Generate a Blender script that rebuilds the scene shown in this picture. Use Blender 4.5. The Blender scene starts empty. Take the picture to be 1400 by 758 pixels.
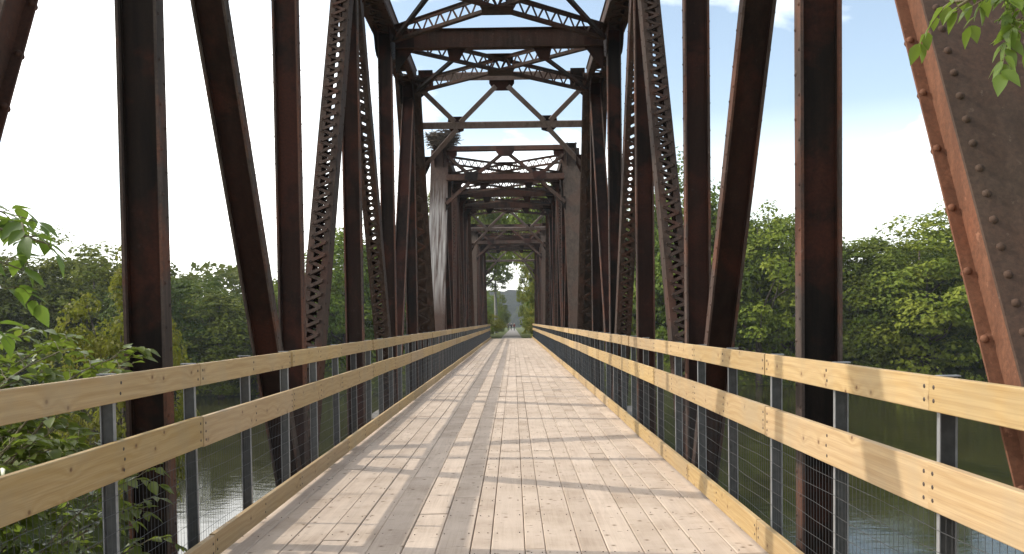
import bpy, math, random
import numpy as np
from mathutils import Vector, Matrix

random.seed(7)
rng = np.random.default_rng(11)
scn = bpy.context.scene
COL = scn.collection

# ------------------------------------------------------------------ helpers
class MB:
    """collects shapes and links them as ONE mesh object"""
    def __init__(self):
        self.v = []; self.f = []; self.m = []; self.smooth = []
    def add(self, verts, faces, mi=0, smooth=False):
        b = len(self.v)
        self.v.extend([tuple(p) for p in verts])
        for f in faces:
            self.f.append([b + i for i in f]); self.m.append(mi); self.smooth.append(smooth)
    def obox(self, c, a, b, d, ha, hb, hd, mi=0):
        c = Vector(c); a = Vector(a); b = Vector(b); d = Vector(d)
        vs = [c + a*(sa*ha) + b*(sb*hb) + d*(sd*hd) for sa in (-1, 1) for sb in (-1, 1) for sd in (-1, 1)]
        fs = [(0,1,3,2),(4,6,7,5),(0,4,5,1),(2,3,7,6),(0,2,6,4),(1,5,7,3)]
        self.add(vs, fs, mi)
    def box(self, x0, x1, y0, y1, z0, z1, mi=0):
        self.obox(((x0+x1)/2,(y0+y1)/2,(z0+z1)/2), (1,0,0),(0,1,0),(0,0,1), (x1-x0)/2,(y1-y0)/2,(z1-z0)/2, mi)
    def bar(self, p0, p1, side, ws, wn, mi=0):
        """straight bar p0-p1; ws = half width along 'side', wn = half width along the third axis"""
        p0 = Vector(p0); p1 = Vector(p1); a = (p1-p0); L = a.length; a = a/L
        s = Vector(side); s = (s - a*s.dot(a)).normalized(); n = a.cross(s)
        self.obox((p0+p1)/2, a, s, n, L/2, ws, wn, mi)
    def tube(self, pts, radii, seg=6, mi=0, cap=True):
        pts = [Vector(p) for p in pts]; rings = []
        for i, p in enumerate(pts):
            t = (pts[min(i+1, len(pts)-1)] - pts[max(i-1, 0)]).normalized()
            u = t.cross(Vector((0,0,1)) if abs(t.z) < .9 else Vector((1,0,0))).normalized(); w = t.cross(u)
            r = radii[i] if hasattr(radii, '__len__') else radii
            rings.append([p + u*(r*math.cos(2*math.pi*k/seg)) + w*(r*math.sin(2*math.pi*k/seg)) for k in range(seg)])
        vs = [q for r in rings for q in r]; fs = []
        for i in range(len(pts)-1):
            for k in range(seg):
                fs.append((i*seg+k, i*seg+(k+1)%seg, (i+1)*seg+(k+1)%seg, (i+1)*seg+k))
        if cap:
            fs.append(tuple(range(seg-1, -1, -1))); fs.append(tuple((len(pts)-1)*seg+k for k in range(seg)))
        self.add(vs, fs, mi, True)
    def dome(self, c, n, r, h=None, mi=0, seg=8):
        """rivet head"""
        c = Vector(c); n = Vector(n).normalized(); h = h or r*.75
        u = n.cross(Vector((0,0,1)) if abs(n.z) < .9 else Vector((1,0,0))).normalized(); w = n.cross(u)
        vs = []
        for rr, hh in ((1, 0), (.86, .5), (.5, .87)):
            vs += [c + u*(r*rr*math.cos(2*math.pi*k/seg)) + w*(r*rr*math.sin(2*math.pi*k/seg)) + n*(h*hh) for k in range(seg)]
        vs.append(c + n*h); fs = []
        for i in range(2):
            for k in range(seg): fs.append((i*seg+k, i*seg+(k+1)%seg, (i+1)*seg+(k+1)%seg, (i+1)*seg+k))
        for k in range(seg): fs.append((2*seg+k, 2*seg+(k+1)%seg, 3*seg))
        self.add(vs, fs, mi, True)
    def poly(self, pts, off):
        """flat polygon pts extruded by the vector off"""
        n = len(pts); o = Vector(off)
        vs = [Vector(p) for p in pts] + [Vector(p)+o for p in pts]
        fs = [tuple(range(n-1, -1, -1)), tuple(range(n, 2*n))] + [(k, (k+1)%n, n+(k+1)%n, n+k) for k in range(n)]
        self.add(vs, fs)
    def build(self, name, mats, parent=None, recalc=True):
        me = bpy.data.meshes.new(name)
        me.from_pydata(self.v, [], self.f)
        if not isinstance(mats, (list, tuple)): mats = [mats]
        for m in mats: me.materials.append(m)
        me.polygons.foreach_set('material_index', self.m)
        me.polygons.foreach_set('use_smooth', self.smooth)
        if recalc:
            import bmesh
            bm = bmesh.new(); bm.from_mesh(me); bmesh.ops.recalc_face_normals(bm, faces=bm.faces); bm.to_mesh(me); bm.free()
        me.update()
        o = bpy.data.objects.new(name, me); COL.objects.link(o)
        if parent: o.parent = parent
        return o

def np_mesh(name, V, F, mats, parent=None, smooth=False):
    me = bpy.data.meshes.new(name)
    n, k = F.shape
    me.vertices.add(len(V)); me.vertices.foreach_set('co', np.asarray(V, np.float32).ravel())
    me.loops.add(n*k); me.loops.foreach_set('vertex_index', F.astype(np.int32).ravel())
    me.polygons.add(n); me.polygons.foreach_set('loop_start', np.arange(0, n*k, k, dtype=np.int32))
    me.polygons.foreach_set('use_smooth', np.full(n, smooth))
    for m in (mats if isinstance(mats, (list, tuple)) else [mats]): me.materials.append(m)
    me.update(calc_edges=True)
    o = bpy.data.objects.new(name, me); COL.objects.link(o)
    if parent: o.parent = parent
    return o

def tag(o, label=None, cat=None, group=None, kind=None):
    if label: o['label'] = label
    if cat: o['category'] = cat
    if group: o['group'] = group
    if kind: o['kind'] = kind
    return o

def thing(name, loc, label, cat, group=None, rz=0.):
    o = bpy.data.objects.new(name, None); COL.objects.link(o)
    o.location = loc; o.rotation_euler = (0, 0, rz); o.empty_display_size = .3
    return tag(o, label, cat, group)

def copy_tree(o, parent=None):
    c = o.copy(); COL.objects.link(c)
    if parent: c.parent = parent
    for ch in list(o.children): copy_tree(ch, c)
    return c

# ------------------------------------------------------------------ materials
def new_mat(name):
    m = bpy.data.materials.new(name); m.use_nodes = True
    nt = m.node_tree; nt.nodes.clear()
    return m, nt
class N:
    """small node-tree writer"""
    def __init__(self, nt): self.nt = nt
    def __call__(self, typ, _ins=None, **kw):
        n = self.nt.nodes.new(typ)
        for k, v in kw.items(): setattr(n, k, v)
        for k, v in (_ins or {}).items():
            s = n.inputs[k]
            if isinstance(v, bpy.types.NodeSocket): self.nt.links.new(v, s)
            else: s.default_value = v
        return n
    def mix(self, fac, a, b, blend='MIX'):
        n = self.nt.nodes.new('ShaderNodeMix'); n.data_type = 'RGBA'; n.blend_type = blend
        for s, v in ((n.inputs[0], fac), (n.inputs[6], a), (n.inputs[7], b)):
            if isinstance(v, bpy.types.NodeSocket): self.nt.links.new(v, s)
            elif isinstance(v, (tuple, list)): s.default_value = (*v[:3], 1)
            else: s.default_value = v
        return n.outputs[2]
    def math(self, op, a, b=0., c=0., clamp=False):
        n = self.nt.nodes.new('ShaderNodeMath'); n.operation = op; n.use_clamp = clamp
        for s, v in zip(n.inputs, (a, b, c)):
            if isinstance(v, bpy.types.NodeSocket): self.nt.links.new(v, s)
            else: s.default_value = v
        return n.outputs[0]
    def ramp(self, fac, stops):
        n = self.nt.nodes.new('ShaderNodeValToRGB'); self.nt.links.new(fac, n.inputs[0])
        e = n.color_ramp.elements
        while len(e) < len(stops): e.new(.5)
        for el, (p, c) in zip(e, stops):
            el.position = p; el.color = (c, c, c, 1) if isinstance(c, (int, float)) else (*c, 1)
        return n.outputs[0]
    def noise(self, vec, scale, detail=4., rough=.55, dist=0.):
        return self('ShaderNodeTexNoise', {'Vector': vec, 'Scale': scale, 'Detail': detail, 'Roughness': rough, 'Distortion': dist}).outputs[0]
    def mapped(self, vec, scale=(1,1,1), loc=(0,0,0), rot=(0,0,0)):
        return self('ShaderNodeMapping', {'Vector': vec, 'Scale': scale, 'Location': loc, 'Rotation': rot}).outputs[0]
    def bump(self, h, strength=.3, dist=.01):
        return self('ShaderNodeBump', {'Height': h, 'Strength': strength, 'Distance': dist}).outputs[0]
    def out(self, color, rough=.6, normal=None, metal=0., spec=.5, **extra):
        b = self('ShaderNodeBsdfPrincipled')
        for k, v in (('Base Color', color), ('Roughness', rough), ('Normal', normal), ('Metallic', metal), ('Specular IOR Level', spec), *extra.items()):
            if v is None: continue
            s = b.inputs[k]
            if isinstance(v, bpy.types.NodeSocket): self.nt.links.new(v, s)
            elif isinstance(v, (tuple, list)): s.default_value = (*v[:3], 1)
            else: s.default_value = v
        o = self('ShaderNodeOutputMaterial', {'Surface': b.outputs[0]})
        return b

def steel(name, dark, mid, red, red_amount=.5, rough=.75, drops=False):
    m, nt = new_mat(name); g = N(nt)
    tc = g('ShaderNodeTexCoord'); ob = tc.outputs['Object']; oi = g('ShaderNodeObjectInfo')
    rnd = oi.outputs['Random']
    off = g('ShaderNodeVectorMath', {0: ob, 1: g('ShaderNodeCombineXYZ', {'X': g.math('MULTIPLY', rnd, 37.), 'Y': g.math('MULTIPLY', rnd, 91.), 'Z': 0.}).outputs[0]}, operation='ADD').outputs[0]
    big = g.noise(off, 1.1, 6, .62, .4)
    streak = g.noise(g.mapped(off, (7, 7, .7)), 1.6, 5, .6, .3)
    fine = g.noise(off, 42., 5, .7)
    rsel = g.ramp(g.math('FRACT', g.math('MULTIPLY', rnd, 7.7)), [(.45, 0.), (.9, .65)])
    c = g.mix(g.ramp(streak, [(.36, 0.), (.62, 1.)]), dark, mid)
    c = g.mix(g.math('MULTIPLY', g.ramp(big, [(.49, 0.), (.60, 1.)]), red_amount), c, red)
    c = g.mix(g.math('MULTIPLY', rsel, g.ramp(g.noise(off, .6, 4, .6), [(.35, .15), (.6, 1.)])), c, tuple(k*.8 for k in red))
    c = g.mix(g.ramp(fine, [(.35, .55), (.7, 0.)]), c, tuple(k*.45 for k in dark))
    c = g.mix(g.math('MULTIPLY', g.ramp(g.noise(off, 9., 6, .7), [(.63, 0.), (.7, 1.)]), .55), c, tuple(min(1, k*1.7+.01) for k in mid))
    if drops:
        w = g.noise(g.mapped(ob, (9., 0., .45)), 1.6, 5, .6, .5)
        sep = g('ShaderNodeSeparateXYZ', {0: ob})
        hi = g.ramp(g.math('DIVIDE', sep.outputs[2], 9.), [(.20, 0.), (.34, 1.), (.62, 1.), (.76, 0.)])
        k = g.math('MULTIPLY', g.ramp(w, [(.38, 0.), (.64, 1.)]), hi)
        c = g.mix(g.math('MULTIPLY', k, .62), c, (.50, .48, .45))
    g.out(c, g.ramp(fine, [(.3, rough-.12), (.7, rough+.1)]), g.bump(g.math('ADD', fine, g.math('MULTIPLY', big, .6)), .35, .006), spec=.12)
    return m
M = {}
M['dark_steel'] = steel('dark_steel', (.0055,.0042,.0034), (.019,.0125,.009), (.068,.021,.012), .7)  # near-black tone puts the shade of the recessed webs into the colour
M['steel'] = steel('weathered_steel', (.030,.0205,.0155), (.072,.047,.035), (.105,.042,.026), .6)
M['lace'] = steel('weathered_lacing_steel', (.040,.028,.022), (.085,.058,.045), (.11,.042,.026), .5)
M['flange'] = steel('weathered_flange_steel', (.055,.043,.037), (.11,.083,.070), (.17,.07,.042), .8)  # lighter by weathering and by sunlight put into the flange colour
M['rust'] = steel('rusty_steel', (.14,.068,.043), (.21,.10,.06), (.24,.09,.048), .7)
M['plate'] = steel('brown_plate_steel', (.064,.048,.037), (.10,.074,.057), (.115,.062,.042), .45)
M['soiled'] = steel('soiled_plate_steel', (.064,.048,.039), (.10,.074,.06), (.115,.062,.045), .4, drops=True)
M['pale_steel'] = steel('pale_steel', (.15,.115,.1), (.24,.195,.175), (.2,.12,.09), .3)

def wood_board():
    m, nt = new_mat('treated_pine_board'); g = N(nt)
    tc = g('ShaderNodeTexCoord'); oi = g('ShaderNodeObjectInfo'); r = oi.outputs['Random']
    v = g('ShaderNodeVectorMath', {0: tc.outputs['Object'], 1: g('ShaderNodeCombineXYZ', {'X': g.math('MULTIPLY', r, 13.), 'Y': g.math('MULTIPLY', r, 57.), 'Z': g.math('MULTIPLY', r, 29.)}).outputs[0]}, operation='ADD').outputs[0]
    sv = g('ShaderNodeSeparateXYZ', {0: v}); k2 = g('ShaderNodeCombineXYZ', {'X': sv.outputs[1], 'Y': g.math('MULTIPLY', sv.outputs[2], 1.25), 'Z': 0.}).outputs[0]
    kn = g('ShaderNodeTexVoronoi', {'Vector': k2, 'Scale': 2.9, 'Randomness': 1.}, voronoi_dimensions='2D')
    kd = kn.outputs['Distance']
    swirl = g.math('DIVIDE', .035, g.math('ADD', kd, .09))
    gv = g('ShaderNodeVectorMath', {0: g.mapped(v, (3., .8, 6.5)), 1: g('ShaderNodeCombineXYZ', {'X': swirl, 'Y': 0., 'Z': g.math('MULTIPLY', swirl, 2.)}).outputs[0]}, operation='ADD').outputs[0]
    gr = g.noise(gv, 1.3, 3, .5, .7)
    bands = g('ShaderNodeTexWave', {'Vector': gv, 'Scale': .9, 'Distortion': 9., 'Detail': 3., 'Detail Scale': .6}, bands_direction='Z').outputs[1]
    fibre = g.noise(g.mapped(v, (30, 1.2, 90)), 1.5, 4, .6)
    c = g.mix(g.ramp(bands, [(.25, 0.), (.9, 1.)]), (.44,.315,.165), (.385,.262,.128))
    c = g.mix(g.ramp(gr, [(.35, .5), (.65, 0.)]), c, (.47,.345,.20))
    c = g.mix(g.ramp(fibre, [(.42, 0.), (.7, .5)]), c, (.27,.17,.085))
    c = g.mix(g.ramp(kd, [(.024, .95), (.034, .5), (.06, .16), (.11, 0.)]), c, (.13,.062,.028))
    c = g.mix(g.ramp(g.noise(v, 2.3, 4, .6), [(.48, 0.), (.68, .55)]), c, (.34,.265,.165))
    hv = g('ShaderNodeHueSaturation', {'Color': c, 'Hue': g.math('ADD', .498, g.math('MULTIPLY', r, .006)), 'Saturation': g.math('ADD', .98, g.math('MULTIPLY', r, .14)), 'Value': g.math('ADD', .86, g.math('MULTIPLY', g.math('FRACT', g.math('MULTIPLY', r, 17.3)), .26))}).outputs[0]
    g.out(hv, .62, g.bump(g.math('ADD', fibre, g.math('MULTIPLY', bands, .5)), .25, .004), spec=.3)
    return m
M['board'] = wood_board()

def wood_deck():
    m, nt = new_mat('weathered_deck_plank'); g = N(nt)
    tc = g('ShaderNodeTexCoord'); geo = g('ShaderNodeNewGeometry'); r = geo.outputs['Random Per Island']
    v = g('ShaderNodeVectorMath', {0: tc.outputs['Object'], 1: g('ShaderNodeCombineXYZ', {'X': g.math('MULTIPLY', r, 71.), 'Y': g.math('MULTIPLY', r, 37.), 'Z': 0.}).outputs[0]}, operation='ADD').outputs[0]
    gv = g.mapped(v, (11, .55, 11))
    grain = g.noise(gv, 1.7, 6, .6, 1.0)
    fibre = g.noise(g.mapped(v, (70, 1.6, 70)), 1.5, 5, .65)
    blot = g.noise(v, 1.6, 5, .6)
    c = g.mix(g.ramp(r, [(0., 0.), (1., 1.)]), (.39,.305,.23), (.55,.445,.35))
    c = g.mix(g.ramp(grain, [(.36, .6), (.60, 0.)]), c, (.33,.25,.19))
    c = g.mix(g.ramp(fibre, [(.48, 0.), (.75, .5)]), c, (.27,.205,.155))
    c = g.mix(g.ramp(blot, [(.42, .5), (.68, 0.)]), c, (.66,.55,.45))
    c = g.mix(g.ramp(g.noise(v, .35, 4, .6), [(.48, 0.), (.72, .4)]), c, (.37,.295,.235))
    # short dark checks across and along the boards
    chk = g.noise(g.mapped(v, (5.5, 26, 5)), 1.3, 3, .5, .8)
    c = g.mix(g.ramp(chk, [(.67, 0.), (.71, .8)]), c, (.11,.075,.05))
    kn = g('ShaderNodeTexVoronoi', {'Vector': g.mapped(v, (1, .8, 1)), 'Scale': 2.6}, voronoi_dimensions='2D').outputs['Distance']
    c = g.mix(g.ramp(kn, [(.02, .85), (.034, .4), (.07, 0.)]), c, (.14,.09,.055))
    g.out(c, .8, g.bump(g.math('ADD', grain, g.math('MULTIPLY', fibre, .8)), .3, .005), spec=.2)
    return m
M['deck'] = wood_deck()

def simple(name, col, rough=.6, metal=0., var=.25, scale=6., bump=.15):
    m, nt = new_mat(name); g = N(nt)
    ob = g('ShaderNodeTexCoord').outputs['Object']
    n = g.noise(ob, scale, 5, .6)
    c = g.mix(g.ramp(n, [(.3, 0.), (.7, 1.)]), tuple(k*(1-var) for k in col), tuple(min(1, k*(1+var)) for k in col))
    g.out(c, rough, g.bump(n, bump, .01), metal)
    return m
M['galv'] = simple('galvanised_steel', (.05,.051,.05), .65, .1, .35, 14.)  # post web, darkened in colour to stand in for shade
M['galv_clean'] = simple('clean_galvanised_steel', (.27,.275,.28), .5, .3, .2, 14.)  # same steel, colour brightened for sun on the flange edges
M['wire'] = simple('galvanised_wire', (.07,.072,.075), .6, .2, .1)
M['screw'] = simple('rusty_screw', (.07,.05,.04), .6, .4, .3, 60.)
M['stone'] = simple('pier_stone', (.15,.138,.12), .9, 0, .35, 2.2, .6)
M['stick'] = simple('dead_stick', (.06,.045,.033), .9, 0, .5, 8.)
M['bark'] = simple('tree_bark', (.085,.065,.05), .9, 0, .4, 9., .6)
M['palebark'] = simple('pale_grey_bark', (.20,.19,.17), .9, 0, .3, 3., .5)
M['twig'] = simple('green_twig', (.13,.11,.06), .8, 0, .3, 9.)
M['gravel'] = simple('trail_gravel', (.20,.18,.16), .95, 0, .25, 1.3, .4)

def leaf_mat(name, c1, c2, c3, gloss=.42, transl=.35, spec=.12):
    m, nt = new_mat(name); g = N(nt)
    geo = g('ShaderNodeNewGeometry'); r = geo.outputs['Random Per Island']
    ob = g('ShaderNodeTexCoord').outputs['Object']; oi = g('ShaderNodeObjectInfo').outputs['Random']
    n = g.noise(ob, .45, 3, .6)
    c = g.mix(r, c1, c2)
    c = g.mix(g.ramp(n, [(.42, 0.), (.68, .75)]), c, c3)
    c = g('ShaderNodeHueSaturation', {'Color': c, 'Hue': g.math('ADD', .478, g.math('MULTIPLY', oi, .042)), 'Saturation': 1., 'Value': g.math('ADD', .75, g.math('MULTIPLY', g.math('FRACT', g.math('MULTIPLY', oi, 5.3)), .5))}).outputs[0]
    d = g('ShaderNodeBsdfPrincipled', {'Base Color': c, 'Roughness': gloss, 'Specular IOR Level': spec})
    t = g('ShaderNodeBsdfTranslucent', {'Color': g.mix(.5, c, (.16,.22,.02), 'ADD')})
    mx = g('ShaderNodeMixShader', {0: transl, 1: d.outputs[0], 2: t.outputs[0]})
    g('ShaderNodeOutputMaterial', {'Surface': mx.outputs[0]})
    return m
M['leaf_dark'] = leaf_mat('dark_green_leaves', (.045,.072,.010), (.10,.135,.017), (.16,.18,.024), .6, .2)
M['leaf_mid'] = leaf_mat('mid_green_leaves', (.072,.108,.012), (.145,.185,.022), (.215,.235,.032), .6, .22)
M['leaf_yellow'] = leaf_mat('yellow_green_leaves', (.13,.15,.022), (.20,.20,.03), (.25,.23,.035), .5, .35)
M['leaf_near'] = leaf_mat('glossy_green_leaves', (.085,.14,.022), (.125,.19,.03), (.15,.20,.035), .33, .4, .45)

def ground_mat():
    m, nt = new_mat('grassy_ground'); g = N(nt)
    ob = g('ShaderNodeTexCoord').outputs['Object']
    c = g.mix(g.ramp(g.noise(ob, .25, 8, .65), [(.35, 0.), (.65, 1.)]), (.045,.06,.018), (.10,.115,.03))
    c = g.mix(g.ramp(g.noise(ob, 1.6, 6, .7), [(.5, 0.), (.7, .7)]), c, (.14,.12,.06))
    g.out(c, .95, g.bump(g.noise(ob, 3., 6, .7), .6, .1), spec=.1)
    return m
M['ground'] = ground_mat()
def hill_mat():
    m, nt = new_mat('wooded_hillside'); g = N(nt)
    ob = g('ShaderNodeTexCoord').outputs['Object']
    c = g.mix(g.ramp(g.noise(ob, .09, 8, .7), [(.35, 0.), (.65, 1.)]), (.008,.013,.006), (.024,.031,.011))
    g.out(c, .95, g.bump(g.noise(ob, .12, 8, .75), 1., 4.), spec=.05)
    return m
M['hill'] = hill_mat()
def water_mat():
    m, nt = new_mat('river_water'); g = N(nt)
    ob = g('ShaderNodeTexCoord').outputs['Object']
    a = g.noise(g.mapped(ob, (.9, 1.9, 1)), 1.5, 4, .55, .4)
    b = g.noise(g.mapped(ob, (1, 1.5, 1)), .22, 3, .5)
    h = g.math('ADD', g.math('MULTIPLY', a, .55), g.math('MULTIPLY', b, .8))
    amp = g.ramp(g.noise(ob, .06, 3, .5), [(.35, .25), (.65, 1.)])
    c = g.mix(g.ramp(b, [(.3, 0.), (.7, 1.)]), (.022,.022,.009), (.038,.035,.014))
    g.out(c, .06, g('ShaderNodeBump', {'Height': h, 'Strength': g.math('MULTIPLY', amp, .26), 'Distance': .10}).outputs[0], spec=.5, IOR=1.33)
    return m
M['water'] = water_mat()

# ------------------------------------------------------------------ camera
f_px, ppy = 1221.13, 479.15
pitch, roll, yaw = -.0326, .0141, -.0021
c, s = math.cos(yaw), math.sin(yaw); cp, sp = math.cos(pitch), math.sin(pitch)
R0 = Vector((c, -s, 0)); F0 = Vector((s*cp, c*cp, sp)); U0 = Vector((-s*sp, -c*sp, cp))
cr, sr = math.cos(roll), math.sin(roll)
Rv = R0*cr - U0*sr; Uv = R0*sr + U0*cr
cam = bpy.data.cameras.new('camera'); camo = bpy.data.objects.new('camera', cam); COL.objects.link(camo)
camo.matrix_world = Matrix(((Rv.x, Uv.x, -F0.x, .1812), (Rv.y, Uv.y, -F0.y, 0), (Rv.z, Uv.z, -F0.z, 1.5955), (0, 0, 0, 1)))
cam.sensor_fit = 'HORIZONTAL'; cam.sensor_width = 36.; cam.lens = 36.*f_px/1400.
cam.shift_y = (ppy - 379.)/1400.
cam.clip_start = .05; cam.clip_end = 6000
scn.camera = camo

# ------------------------------------------------------------------ bridge truss span
T = 2.44                                      # truss plane to bridge axis
XT = -.04                                     # bridge axis
SPAN_Y = [2.45, 29.45, 56.45]
Yk = [0., 4.05, 8.30, 12.55, 16.80, 21.05, 25.10]
ZT, ZB = 7.97, -.85
X = Vector((1, 0, 0)); Zv = Vector((0, 0, 1)); Yv = Vector((0, 1, 0))
def frame_of(p0, p1):
    p0 = Vector(p0); p1 = Vector(p1); a = (p1-p0).normalized(); n = X.cross(a)
    if n.z < 0: n = -n
    return p0, p1, a, n.normalized(), (p1-p0).length

def h_member(name, x, p0, p1, root, fl=.07, hw=.137):
    """H section: two flange plates along the truss plane and a dark web between them"""
    p0, p1, a, n, L = frame_of((x,)+p0, (x,)+p1); mid = (p0+p1)/2
    b = MB()
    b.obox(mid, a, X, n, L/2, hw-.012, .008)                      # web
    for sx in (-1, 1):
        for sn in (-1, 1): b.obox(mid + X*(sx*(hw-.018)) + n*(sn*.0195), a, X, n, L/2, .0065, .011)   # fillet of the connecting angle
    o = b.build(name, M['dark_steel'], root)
    for sx in (-1, 1):
        b = MB(); b.obox(mid + X*(sx*hw), a, X, n, L/2, .011, fl)
        k = int(L/.16)
        for i in range(k):
            q = p0 + a*(L*(i+.5)/k)
            b.dome(q + X*(sx*(hw+.011)) + n*(.04 if i % 2 else -.04), X*sx, .015, .011)
        b.build('flange', M['flange'], o)
    return o

def zigzag(b, p0, p1, a, t, n, half, pitch, face, w=.028, th=.006):
    """flat lacing bars; alternate bars lie one over the other"""
    L = (p1-p0).length; k = max(2, int(round(L/pitch))); d = L/k; sg = 1
    for i in range(k):
        q0 = p0 + a*(d*i) + t*(half*sg); q1 = p0 + a*(d*(i+1)) - t*(half*sg)
        o = n*(face + (th*2.3 if i % 2 else 0.))
        b.bar(q0+o, q1+o, t.cross(n) if False else (q1-q0).cross(n), w, th)
        b.dome(q1 + n*(face+th*3.3) if n.dot(n) else q1, n if face >= 0 else -n, .017, .012)
        sg = -sg

def laced_member(name, x, p0, p1, root, hw=.14, hd=.15, pitch=.1):
    p0, p1, a, n, L = frame_of((x,)+p0, (x,)+p1); mid = (p0+p1)/2
    b = MB()
    for sx in (-1, 1):
        b.obox(mid + X*(sx*hw), a, X, n, L/2, .009, hd)            # channel webs
        for sn in (-1, 1):
            b.obox(mid + X*(sx*(hw-.046)) + n*(sn*(hd-.007)), a, X, n, L/2, .0365, .007)
        k = int(L/.3)
        for i in range(k):
            q = p0 + a*(L*(i+.5)/k)
            for dn in (-.1, .1): b.dome(q + X*(sx*(hw+.009)) + n*dn, X*sx, .016, .012)
    o = b.build(name, M['lace'], root)
    for sn in (-1, 1):
        b = MB(); zz = n*sn
        e = min(.55, L*.08)
        zigzag(b, p0+a*e, p1-a*e, a, X, zz, .1, pitch, hd+.0065, .024)
        for q in (p0+a*e*.55, p1-a*e*.55): b.obox(q + zz*(hd+.0065), a, X, n, .24, .12, .0062)
        b.build('lacing', M['lace'], o)
    return o

def box_chord(name, x, p0, p1, root, half, hd, mat, lace=True, cover=True, big=False, up=True):
    """built-up box: two webs, cover plate on top, lacing below"""
    p0, p1, a, n, L = frame_of((x,)+p0, (x,)+p1); mid = (p0+p1)/2
    b = MB()
    for sx in (-1, 1):
        b.obox(mid + X*(sx*half), a, X, n, L/2, .008, hd)
        # upper angle leg on the outer face, lower flange leg
        b.obox(mid + X*(sx*(half+.0145)) + n*(hd*.42), a, X, n, L/2, .0065, hd*.58-.001)
        b.obox(mid + X*(sx*(half+.036)) - n*(hd-.006), a, X, n, L/2, .028, .006)
        b.obox(mid + X*(sx*(half-.05)) - n*(hd-.0065), a, X, n, L/2, .042, .0065)
        k = int(L/.31)
        for i in range(k):
            q = p0 + a*(L*(i+.4)/k)
            b.dome(q + X*(sx*(half+.043)) - n*(hd-.0122), n, .019, .017)
            b.dome(q + X*(sx*(half+.046)) - n*hd, -n, .020, .026)
    o = b.build(name, mat, root)
    if cover:
        b = MB(); b.obox(mid + n*(hd+.0075), a, X, n, L/2, half+(.075 if big else .045), .0072)
        k = int(L/.125)
        for i in range(k):
            q = p0 + a*(L*(i+.5)/k) + n*(hd+.0147)
            for sx in (-1, 1): b.dome(q + X*(sx*(half+(.022 if big else -.005))), n, .0195, .0175)
        b.build('cover_plate', M['plate'] if big else mat, o)
    if lace:
        b = MB(); e = .5
        zigzag(b, p0+a*e, p1-a*e, a, X, -n, half-.05, .23, hd+.0065, .034)
        b.build('lacing', M['steel'], o)
    return o

def gusset(x, y, z, pts, root, half=.154):
    b = MB()
    for sx in (-1, 1):
        b.poly([(x+sx*half, y+py, z+pz) for py, pz in pts], (sx*.011, 0, 0))
        # rivet rows along the rim
        c_ = Vector((0, 0))
        for i in range(len(pts)):
            A = Vector(pts[i]); B_ = Vector(pts[(i+1) % len(pts)]); kk = max(1, int((B_-A).length/.11))
            for j in range(kk):
                q = (A.lerp(B_, (j+.5)/kk))*.88
                b.dome((x+sx*(half+.011), y+q.x, z+q.y), X*sx, .016, .012)
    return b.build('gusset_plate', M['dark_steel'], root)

def lattice_girder(name, p0, p1, root, z0, z1, mat, pitch=.17):
    """two angle flanges joined by upright zigzag bars"""
    p0 = Vector(p0); p1 = Vector(p1); a = (p1-p0).normalized(); t = Zv.cross(a).normalized(); L = (p1-p0).length; mid = (p0+p1)/2
    b = MB()
    for z, sg in ((z1, -1), (z0, 1)):
        m_ = Vector((mid.x, mid.y, z))
        b.obox(m_, a, t, Zv, L/2, .055, .006)
        for st in (-1, 1): b.obox(m_ + t*(st*.0185) + Zv*(sg*.039), a, t, Zv, L/2, .0055, .0325)
    o = b.build(name, mat, root)
    b = MB()
    q0 = Vector((p0.x, p0.y, (z0+z1)/2)); q1 = Vector((p1.x, p1.y, (z0+z1)/2))
    k = int(L/pitch); d = L/k; sg = 1; h = (z1-z0)/2-.03
    for i in range(k):
        off = t*(.0065 if i % 2 else -.0065)
        b.bar(q0 + a*(d*i) + Zv*(h*sg) + off, q0 + a*(d*(i+1)) - Zv*(h*sg) + off, a, .02, .006)
        sg = -sg
    b.build('lacing', mat, o)
    return o

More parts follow.
